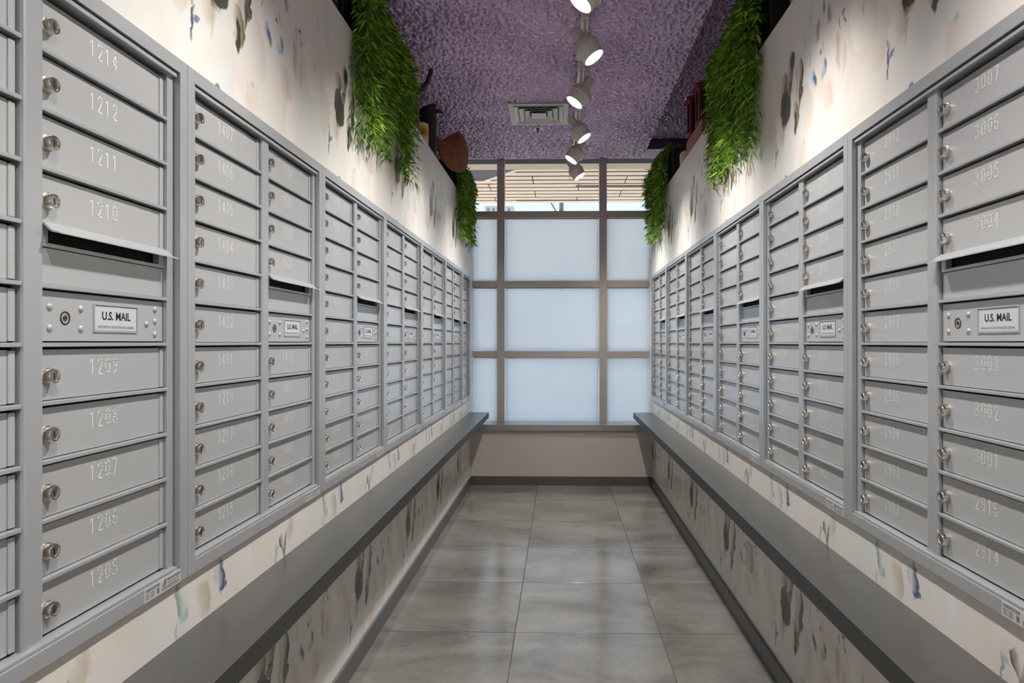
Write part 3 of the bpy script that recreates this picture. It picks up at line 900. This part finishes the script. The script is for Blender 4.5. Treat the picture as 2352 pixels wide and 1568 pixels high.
def track_head(y, side, label, roll=0.0, tilt=34):
    """side +1: aimed to the right wall, -1: to the left"""
    t = thing('track_spotlight', label, 'spotlight', (TX, y, TZ - .030), 0, 'white spotlights on the ceiling track')
    mb = MB()
    mb.box(-.015, .015, -.050, .050, -.022, .0); mb.box(-.012, .012, -.030, .030, -.034, -.022)
    link('adapter', mb.mesh('adapter', M['lamp_body'], 0.002), t)
    link('swivel_arm', MB().tube([(0, 0, -.030), (0, 0, -.075), (side * .004, 0, -.110)], [.006, .006, .008]).mesh('swivel_arm', M['lamp_body'], 0, 60), t)
    # head axis: from the socket down to the lens
    ax = Vector((side * math.sin(math.radians(tilt)), -.10 + roll, -math.cos(math.radians(tilt)))).normalized()
    q = Vector((0, 0, 1)).rotation_difference(ax).to_matrix()
    c = Vector((side * .004, 0, -.160))
    link('socket', MB().lathe([(.0005, -.100), (.024, -.100), (.027, -.096), (.027, -.030), (.030, -.020)], 24, origin=c, mat=q, closed=False).mesh('socket', M['lamp_body'], 0, 40), t)
    link('housing', MB().lathe([(.027, -.036), (.040, -.034), (.052, -.022), (.0585, -.006), (.060, .010), (.060, .015), (.0565, .0155), (.0520, .062), (.0500, .0645), (.0475, .063), (.0470, .056)], 32, origin=c, mat=q, closed=False).mesh('housing', M['lamp_body'], 0, 40), t)
    mb = MB().lathe([(.0605, .008), (.0640, .009), (.0640, .0145), (.0605, .0155)], 32, origin=c, mat=q, closed=False)
    for a in (0, 2.1, 4.2):
        p = q @ Vector((.066 * math.cos(a), .066 * math.sin(a), .012)) + c
        mb.box(p.x - .004, p.x + .004, p.y - .004, p.y + .004, p.z - .004, p.z + .004)
    link('clamp_ring', mb.mesh('clamp_ring', M['lamp_body'], 0, 40), t)
    link('lens', MB().lathe([(.0470, .0565), (.030, .0585), (.0004, .0590)], 32, origin=c, mat=q, closed=False).mesh('lens', M['lens'], 0, 60), t)
    ld = bpy.data.lights.new('spot_lamp', 'SPOT')
    ld.energy = LAMP_W; ld.color = (1.0, 0.975, 0.94)
    ld.spot_size = math.radians(96); ld.spot_blend = 1.0; ld.shadow_soft_size = 0.035
    lo = bpy.data.objects.new('spot_lamp', ld)
    lo.parent = t
    lo.location = c + ax * .068
    th = math.radians(15 if side > 0 else 24)
    aim = Vector((side * math.sin(th), 0, -math.cos(th)))   # beam set lower than the housing points, so upper walls don't burn out
    lo.rotation_euler = aim.to_track_quat('-Z', 'Y').to_euler()
    COL.objects.link(lo)
    return t
HEADS = [  # heads out of view are added to give the aisle more light
    (5.44, 1, 'white track spotlight farthest from the camera, hanging in front of the window'),
    (4.94, -1, 'white track spotlight second from the window, aimed left'),
    (4.42, 1, 'white track spotlight just right of the sprinkler and ceiling vent, aimed right'),
    (3.76, -1, 'white track spotlight beside the near right corner of the ceiling vent, aimed left'),
    (3.17, 1, 'largest whole white track spotlight in view, aimed right'),
    (2.66, -1, 'white track spotlight cut off by the top edge of the picture'),
    (2.10, 1, 'added white track spotlight overhead beyond the top of the picture, third nearest'),
    (1.50, -1, 'added white track spotlight overhead beyond the top of the picture, second nearest'),
    (0.90, 1, 'added white track spotlight overhead beyond the top of the picture, nearest the camera'),
    (0.30, -1, 'added white track spotlight behind the viewpoint, first of three'),
    (-0.45, 1, 'added white track spotlight behind the viewpoint, second of three'),
    (-1.20, -1, 'added white track spotlight behind the viewpoint, last on the track'),
]
for y_, s_, lb in HEADS:
    track_head(y_, s_, lb)

# ------------------------------------------------------------------ ceiling vent and sprinkler
vt = thing('air_vent', 'square white ceiling air diffuser with nested louvres', 'air vent', (-0.143, 4.675, Z_C - .022))
def ring(mb, ox, oy, ix, iy, z0, z1, zi0=None):
    """sloped square ring: outer half sizes, inner half sizes"""
    o = [(-ox, -oy), (ox, -oy), (ox, oy), (-ox, oy)]
    i = [(-ix, -iy), (ix, -iy), (ix, iy), (-ix, iy)]
    V = [(x, y, z0) for x, y in o] + [(x, y, z1) for x, y in i] + [(x, y, z0 + .003) for x, y in o] + [(x, y, z1 + .003) for x, y in i]
    Fc = []
    for k in range(4):
        n = (k + 1) % 4
        Fc += [(k, n, 4 + n, 4 + k), (8 + k, 8 + n, 12 + n, 12 + k), (k, n, 8 + n, 8 + k), (4 + k, 4 + n, 12 + n, 12 + k)]
    mb.add(V, Fc)
mb = MB(); ring(mb, .200, .215, .165, .178, -.012, -.014); ring(mb, .200, .215, .199, .214, -.012, -.001)
link('frame', mb.mesh('frame', M['vent']), vt)
for k, (ox, oy, ix, iy) in enumerate([(.163, .176, .132, .142), (.128, .138, .094, .100), (.090, .096, .060, .064)]):
    mb = MB(); ring(mb, ox, oy, ix, iy, -.020, -.004)
    link('louvre', mb.mesh('louvre', M['vent']), vt)
mb = MB(); mb.box(-.050, .050, -.053, .053, -.022, -.018)
link('core', mb.mesh('core', M['vent'], .002), vt)
link('throat', MB().box(-.164, .164, -.177, .177, -.0022, -.0008).mesh('throat', M['dark_inside']), vt)

sp = thing('fire_sprinkler', 'small pendent fire sprinkler on the ceiling behind the vent', 'sprinkler', (-0.160, 5.00, Z_C - .022))
link('escutcheon', MB().lathe([(.036, -.001), (.036, -.004), (.030, -.008), (.018, -.008), (.016, -.003)], 24, closed=False).mesh('escutcheon', M['vent'], 0, 40), sp)
mb = MB().lathe([(.007, 0), (.007, -.016), (.004, -.018), (.004, -.030)], 12)
link('nozzle', mb.mesh('nozzle', M['iron'], 0, 40), sp)
link('deflector', MB().lathe([(.0005, -.030), (.014, -.030), (.014, -.032), (.0005, -.032)], 16, closed=False).mesh('deflector', M['iron']), sp)

# ------------------------------------------------------------------ hanging bamboo plants in black planters
def catmull(P, n):
    P = np.array([P[0]] + list(P) + [P[-1]], float)
    out = []
    segs = len(P) - 3
    for s in np.linspace(0, segs - 1e-6, n):
        i = int(s); t = s - i
        p0, p1, p2, p3 = P[i:i + 4]
        out.append(.5 * ((2 * p1) + (-p0 + p2) * t + (2 * p0 - 5 * p1 + 4 * p2 - p3) * t ** 2 + (-p0 + 3 * p1 - 3 * p2 + p3) * t ** 3))
    return np.array(out)

def plant(label, side, y0, y1, ztop, zlow, n_strand, seed, reach=.085, ph=.20):
    rng = np.random.default_rng(seed)
    xe = XL if side < 0 else XR
    d = -side                                  # towards the aisle
    t = thing('hanging_plant', label, 'plant', (xe, (y0 + y1) / 2, Z_LEDGE), 0, 'hanging bamboo plants on the wall tops')
    ym = (y0 + y1) / 2
    # planter: tapered box with rim
    xa, xb = side * .012, side * .26
    hy = (y1 - y0) / 2
    tp = .02
    v = []
    for z, e in ((0.0, tp), (ph, 0.0)):
        for yy in (-hy + e, hy - e):
            for xx in (xa + side * e, xb - side * e):
                v.append((xx, yy, z))
    link('planter', MB().hexa(v).mesh('planter', M['planter'], .004), t)
    link('soil', MB().box(min(xa, xb) + .02, max(xa, xb) - .02, -hy + .02, hy - .02, ph - .002, ph + .012).mesh('soil', M['stem']), t)
    V, Fc = [], []
    sm = MB()
    nv = 0
    LV, LF = [], []
    for s in range(n_strand):
        yy = rng.uniform(-hy + .02, hy - .02)
        root = np.array([xa + side * rng.uniform(.005, .12), yy, ph])
        o = reach * rng.uniform(.25, 1.0)
        frac = rng.random()
        zend = (zlow - Z_LEDGE) * (frac ** .8 if frac > .15 else frac) + rng.uniform(-.01, .03)
        zend = zend if rng.random() > .22 else rng.uniform(-.05, ph * .6)
        sway = rng.normal(0, .035)
        top = ztop - Z_LEDGE + rng.uniform(-.05, .03)
        path = [root, root * [.4, 1, 0] + [d * o * .3, sway * .2, top], [d * o, yy + sway * .5, top - rng.uniform(.06, .14)],
                [d * o * rng.uniform(.8, 1.1), yy + sway * .8, (top - .1 + zend) / 2], [d * (o * rng.uniform(.45, .95) + .012), yy + sway, zend]]
        length = top - zend + .12
        n = max(7, int(length / .032))
        pts = catmull(path, n)
        if s % 2 == 0:
            sm.tube([tuple(p) for p in pts[::2]], .0012, 3)
        tang = np.gradient(pts, axis=0)
        tang /= np.linalg.norm(tang, axis=1)[:, None] + 1e-9
        for p, tg in zip(pts[1:], tang[1:]):
            fan = rng.normal(0, 1, 3); fan[2] *= .3; fan /= np.linalg.norm(fan)
            for _ in range(rng.integers(4, 6)):
                h = rng.normal(0, .8, 3) + fan * .6; h[2] *= .35
                h /= np.linalg.norm(h)
                dr = tg * .25 + h * .85 + np.array([d * .14, 0, -.38])
                dr /= np.linalg.norm(dr)
                ll = rng.uniform(.034, .064); ww = rng.uniform(.0032, .0052)
                sd = np.cross(dr, rng.normal(0, 1, 3)); sd /= np.linalg.norm(sd) + 1e-9
                mid = p + dr * ll * .40
                tip = p + dr * ll + np.array([0, 0, -.12 * ll])
                q = np.array([p, mid + sd * ww, tip, mid - sd * ww])
                lim = .004                       # keep leaves clear of wall and planter
                qx = q[:, 0] * d
                low = q[:, 2] < ph
                q[:, 0] = np.where(low & (qx < lim), d * lim, q[:, 0])
                LV.append(q); LF.append((nv, nv + 1, nv + 2, nv + 3)); nv += 4
    link('stems', sm.mesh('stems', M['stem']), t)['kind'] = 'stuff'
    me = bpy.data.meshes.new('foliage')
    me.from_pydata(np.concatenate(LV).tolist(), [], LF)
    me.materials.append(M['leaf'])
    link('foliage', me, t)['kind'] = 'stuff'
plant('bushy green bamboo plant hanging over the left wall top, nearest the camera', -1, 2.52, 3.40, 2.66, 2.01, 165, 1, .065)
plant('bushy green bamboo plant hanging over the right wall top, nearest the camera', 1, 2.68, 3.46, 2.66, 2.00, 160, 2, .065)
plant('small bamboo plant hanging by the window over the left wall top', -1, 5.12, 5.80, 2.62, 2.03, 120, 3, .065)
plant('small bamboo plant hanging by the window over the right wall top', 1, 4.98, 5.80, 2.66, 2.02, 130, 4, .085, .24)

# ------------------------------------------------------------------ old garden things on the left wall top
def left_px(px, py, Y):          # a point at depth Y seen at a pixel of the 2352 x 1568 frame
    return ((px - VPX) * Y / F_PX, Y, CAM_H - (py - VPY) * Y / F_PX)
c1 = thing('watering_can', 'dark old watering can with curved spout beside the left plant', 'watering can', (XL - .105, 3.80, Z_LEDGE))
link('body', MB().lathe([(.0005, 0), (.102, 0), (.104, .006), (.096, .205), (.090, .212), (.040, .226), (.0005, .228)], 28, closed=False).mesh('body', M['iron'], 0, 40), c1)
link('spout', MB().tube([(.02, 0, .215), (.075, 0, .222), (.118, 0, .238), (.148, 0, .275), (.163, 0, .318), (.170, 0, .350)], [.022, .020, .017, .014, .012, .012], 12).mesh('spout', M['iron'], 0, 60), c1)
link('handle', MB().tube([(-.06, 0, .20), (-.09, 0, .27), (-.05, 0, .31), (.0, 0, .29), (.03, 0, .222)], .009, 8).mesh('handle', M['iron'], 0, 60), c1)

c3 = thing('paint_tin', 'small white tin with yellow label between the dark cans', 'tin', (XL - .05, 4.10, Z_LEDGE))
link('body', MB().lathe([(.0005, 0), (.040, 0), (.041, .004), (.041, .135), (.036, .142), (.0005, .142)], 24, closed=False).mesh('body', M['white_tin'], 0, 40), c3)
mb = MB().lathe([(.0413, .050), (.0416, .052), (.0416, .120), (.0413, .122)], 24, closed=False)
link('label_band', mb.mesh('label_band', M['yellow'], 0, 40), c3)
mb = MB()
for k in range(6):
    a = -PI / 2 + k * .28 - .3
    mb.add([(.0420 * math.cos(a + e), .0420 * math.sin(a + e), z) for e, z in ((-.07, .065 + .006 * (k % 2)), (.07, .065), (.07, .105 - .008 * (k % 3)), (-.07, .110))], [(0, 1, 2, 3)])
link('print_mark', mb.mesh('print_mark', M['ink']), c3)

c2 = thing('coal_scuttle', 'tall dark metal can with slanted open mouth before the brown plate', 'can', (XL - .062, 4.36, Z_LEDGE))
n = 28
V, Fc = [], []
def can_ring(r, zf):
    o = len(V)
    for i in range(n):
        a = 2 * PI * i / n
        V.append((r * math.cos(a), r * math.sin(a), zf(math.cos(a), math.sin(a))))
    return o
r0 = can_ring(.058, lambda c, s: 0.0)
r1 = can_ring(.0545, lambda c, s: .325 + .022 * c)
r2 = can_ring(.0515, lambda c, s: .323 + .022 * c)
r3 = can_ring(.0515, lambda c, s: .05)
for a, b in ((r0, r1), (r1, r2), (r2, r3)):
    Fc += [(a + i, a + (i + 1) % n, b + (i + 1) % n, b + i) for i in range(n)]
Fc += [tuple(range(r0, r0 + n)), tuple(range(r3, r3 + n))]
link('body', MB().add(V, Fc).mesh('body', M['iron'], 0, 40), c2)
link('lip', MB().tube([(.045, 0, .300), (.075, 0, .305), (.100, .0, .292)], [.014, .010, .004], 8).mesh('lip', M['iron'], 0, 60), c2)
link('handle', MB().tube([(-.05, 0, .31), (-.09, 0, .33), (-.105, 0, .25), (-.09, 0, .14), (-.055, 0, .10)], .007, 8).mesh('handle', M['iron'], 0, 60), c2)
link('foot_ring', MB().lathe([(.058, .0), (.061, .0), (.061, .012), (.058, .014)], 28, closed=False).mesh('foot_ring', M['iron'], 0, 40), c2)

# rusty leaf-shaped plate standing on the ledge
P0 = Vector((XL - .015, 4.42, 0)); P1 = Vector((XL + .112, 4.92, 0))
sdir = (P1 - P0).normalized(); ndir = Vector((sdir.y, -sdir.x, 0))
outline = [(-.02, .150), (.06, .150), (.14, .185), (.22, .232), (.29, .262), (.335, .292), (.40, .282), (.455, .262), (.495, .225), (.512, .180), (.505, .130), (.475, .085), (.43, .050), (.37, .022), (.30, .006), (.22, .0), (.13, .010), (.06, .035), (.01, .08)]
cs, cz = .25, .14
pl = thing('rusty_plate', 'rusty brown leaf-shaped metal plate standing on the left wall top', 'plate', (P0.x, P0.y, Z_LEDGE + .001))
n = len(outline)
rings = []
V, Fc = [], []
for side_ in (0, 1):
    for f in (1.0, .66, .33):
        rings.append(len(V))
        for s_, z_ in outline:
            p = sdir * (cs + (s_ - cs) * f) + ndir * ((.014 if side_ == 0 else 0) + .022 * (1 - f * f))
            V.append((p.x, p.y, cz + (z_ - cz) * f))
    rings.append(len(V)); p = sdir * cs + ndir * ((.014 if side_ == 0 else 0) + .022); V.append((p.x, p.y, cz))
for b in (0, 4):
    for j in range(2):
        Fc += [(rings[b + j] + i, rings[b + j] + (i + 1) % n, rings[b + j + 1] + (i + 1) % n, rings[b + j + 1] + i) for i in range(n)]
    Fc += [(rings[b + 2] + i, rings[b + 2] + (i + 1) % n, rings[b + 3]) for i in range(n)]
Fc += [(rings[0] + i, rings[0] + (i + 1) % n, rings[4] + (i + 1) % n, rings[4] + i) for i in range(n)]
link('blade', MB().add(V, Fc).mesh('blade', M['rust'], 0, 40), pl)
rim = [tuple(sdir * s_ + ndir * .007 + Vector((0, 0, z_))) for s_, z_ in outline]
link('rim', MB().tube(rim + [rim[0]], .006, 6).mesh('rim', M['rust'], 0, 60), pl)

cr = thing('wooden_crate', 'brown wooden crate corner above the left wall at the top of the picture', 'crate', (XL - .16, 2.38, Z_LEDGE))
for k in range(3):
    z = .004 + k * .062
    mb = MB(); mb.box(-.13, .13, -.11, -.098, z, z + .052); mb.box(-.13, .13, .098, .11, z, z + .052)
    mb.box(.118, .13, -.098, .098, z, z + .052); mb.box(-.13, -.118, -.098, .098, z, z + .052)
    link('slat', mb.mesh('slat', M['crate'], .001), cr)
link('bottom_board', MB().box(-.118, .118, -.098, .098, .002, .010).mesh('bottom_board', M['crate']), cr)

# ------------------------------------------------------------------ things on the right wall top
cp = thing('copper_pot', 'round copper pot rim at the top right above the right wall', 'pot', (XR + .125, 2.44, Z_LEDGE))
link('bowl', MB().lathe([(.0005, 0), (.07, 0), (.10, .03), (.112, .08), (.105, .13), (.100, .13), (.104, .08), (.09, .035), (.0005, .010)], 32, closed=False).mesh('bowl', M['copper'], 0, 40), cp)
link('rim', MB().lathe([(.103, .126), (.110, .126), (.112, .131), (.110, .136), (.103, .136)], 32, closed=False).mesh('rim', M['copper'], 0, 40), cp)

br = thing('brick_block', 'worn reddish brick block on the right wall top under red lanterns', 'brick', (XR + .075, 4.14, Z_LEDGE))
mb = MB().box(-.070, .09, -.235, .235, 0.0, .100)
link('block', mb.mesh('block', M['brick'], .006), br)
def lantern(label, x, y, w, h, z):
    t = thing('red_lantern', label, 'lantern', (x, y, z), 0, 'red wooden lanterns')
    link('base', MB().box(-w, w, -w, w, 0, .014).mesh('base', M['red_wood'], .002), t)
    for sx in (-1, 1):
        for sy in (-1, 1):
            link('post', MB().box(sx * w * .82 - .007, sx * w * .82 + .007, sy * w * .82 - .007, sy * w * .82 + .007, .014, h - .05).mesh('post', M['red_wood'], .001), t)
    for sx, sy in ((1, 0), (-1, 0), (0, 1), (0, -1)):
        p = w * .80
        b = (p - .001, p + .001) if sx > 0 else (-p - .001, -p + .001) if sx < 0 else (-p, p)
        c_ = (p - .001, p + .001) if sy > 0 else (-p - .001, -p + .001) if sy < 0 else (-p, p)
        link('glass', MB().box(b[0], b[1], c_[0], c_[1], .016, h - .052).mesh('glass', M['dark_glass']), t)
    link('top_frame', MB().box(-w, w, -w, w, h - .052, h - .040).mesh('top_frame', M['red_wood'], .001), t)
    link('roof', MB().prism([(-w * 1.32, h - .040), (w * 1.32, h - .040), (w * 1.32, h - .032), (0, h), (-w * 1.32, h - .032)], -w * 1.2, w * 1.2, 'y').mesh('roof', M['red_wood'], .001), t)
lantern('dark red wooden lantern on the brick block, the nearer one beside the plant', XR + .060, 4.015, .062, .245, Z_LEDGE + .100)
lantern('dark red wooden lantern on the brick block, the farther one', XR + .046, 4.235, .056, .245, Z_LEDGE + .100)
jr = thing('ceramic_jar', 'small cream ceramic jar between brick block and far right plant', 'jar', (XR + .060, 4.62, Z_LEDGE))
link('body', MB().lathe([(.0005, .0), (.042, 0), (.052, .016), (.054, .085), (.046, .104), (.036, .108), (.036, .112)], 24, closed=False).mesh('body', M['ceramic'], 0, 40), jr)
link('lid', MB().lathe([(.0005, .130), (.010, .128), (.012, .120), (.038, .116), (.040, .110), (.0005, .110)], 24, closed=False).mesh('lid', M['iron'], 0, 40), jr)

# ------------------------------------------------------------------ outside: canopy, ground, far building
struct(box_obj('ground', -40, 40, -60, 120, -0.3, -0.2, M['concrete']), 'pale paving outside')
Z_S = 3.40
cn = thing('canopy', 'beige boarded canopy ceiling outside the clear window panes', 'canopy', (0, 8.9, Z_S))
link('backing', MB().box(-6, 6, -2.66, 1.80, .022, .06).mesh('backing', M['dark_inside']), cn)
pk = .217
JX = [[-6.0] + [-.98 + 1.24 * k for k in range(-3, 6)] + [6.0], [-6.0] + [-.36 + 1.24 * k for k in range(-4, 5)] + [6.0]]
pc = {}
yy, nrow = 1.80, 0
while yy > -1.9 + pk:
    jx = JX[(nrow // 2) % 2]
    for a, b in zip(jx[:-1], jx[1:]):
        key = round(b - a, 3)
        if key not in pc:
            pc[key] = MB().box(0, b - a - .012, 0, pk - .048, 0, .003).mesh('plank', M['soffit'])
        link('plank', pc[key], cn, (a + .006, yy - pk + .024, 0))
    yy -= pk; nrow += 1
for (x0, x1, yw) in ((.22, 2.2, .62), (-0.66, .60, 1.57)):
    link('light_slot', MB().box(x0, x1, yw - .02, yw + .02, -.012, .004).mesh('light_slot', M['steel']), cn)
struct(box_obj('wall_sky_block', -6, 6, Y_WIN - .2, Y_WIN + .1, Z_C2 + .1, 6.0, M['fascia']))  # unseen upper wall, added to block sky light above the beam
struct(box_obj('trim_2', -6, 6, 6.57, 6.60, 2.939, 3.40, M['beam']), 'grey steel beam outside over the window')
struct(box_obj('trim_3', -6, 6, 6.86, 7.25, 3.055, 3.39, M['fascia']), 'beige plaster fascia outside')
np_ = thing('navy_panel', 'dark navy panel with white edge outside the left clear pane', 'panel', (0, 0, 0))
zt = 3.33
link('panel', MB().prism([(-3.0, 7.3), (.32, 7.3), (-.98, 8.90), (-3.0, 8.90)], zt, zt + .03, 'z').mesh('panel', M['navy']), np_)
link('edge_trim', MB().tube([(.32, 7.3, zt), (-.98, 8.90, zt), (-3.0, 8.90, zt)], .022, 6).mesh('edge_trim', M['white_trim']), np_)

fb = thing('far_building', 'pale distant building in the sky strip of the window', 'building', (-5.3, 60, -.2))
link('wall', MB().box(-1.25, 1.25, 0, 3, 0, 13.35).mesh('wall', M['far_building']), fb)
for k in range(5):
    link('far_pane', MB().box(-1.05 + k * .45, -.85 + k * .45, -.02, .05, 12.75, 13.15).mesh('far_pane', M['far_window']), fb)
ps = thing('street_pole', 'thin grey pole in the sky strip of the window', 'pole', (.05, 25, -.2))
link('shaft', MB().lathe([(.10, 0), (.085, 6.6)], 12).mesh('shaft', M['steel']), ps)
link('bracket', MB().tube([(-.42, 0, 6.6), (-.2, 0, 6.2), (0, 0, 5.95)], .025, 6).mesh('bracket', M['steel']), ps)
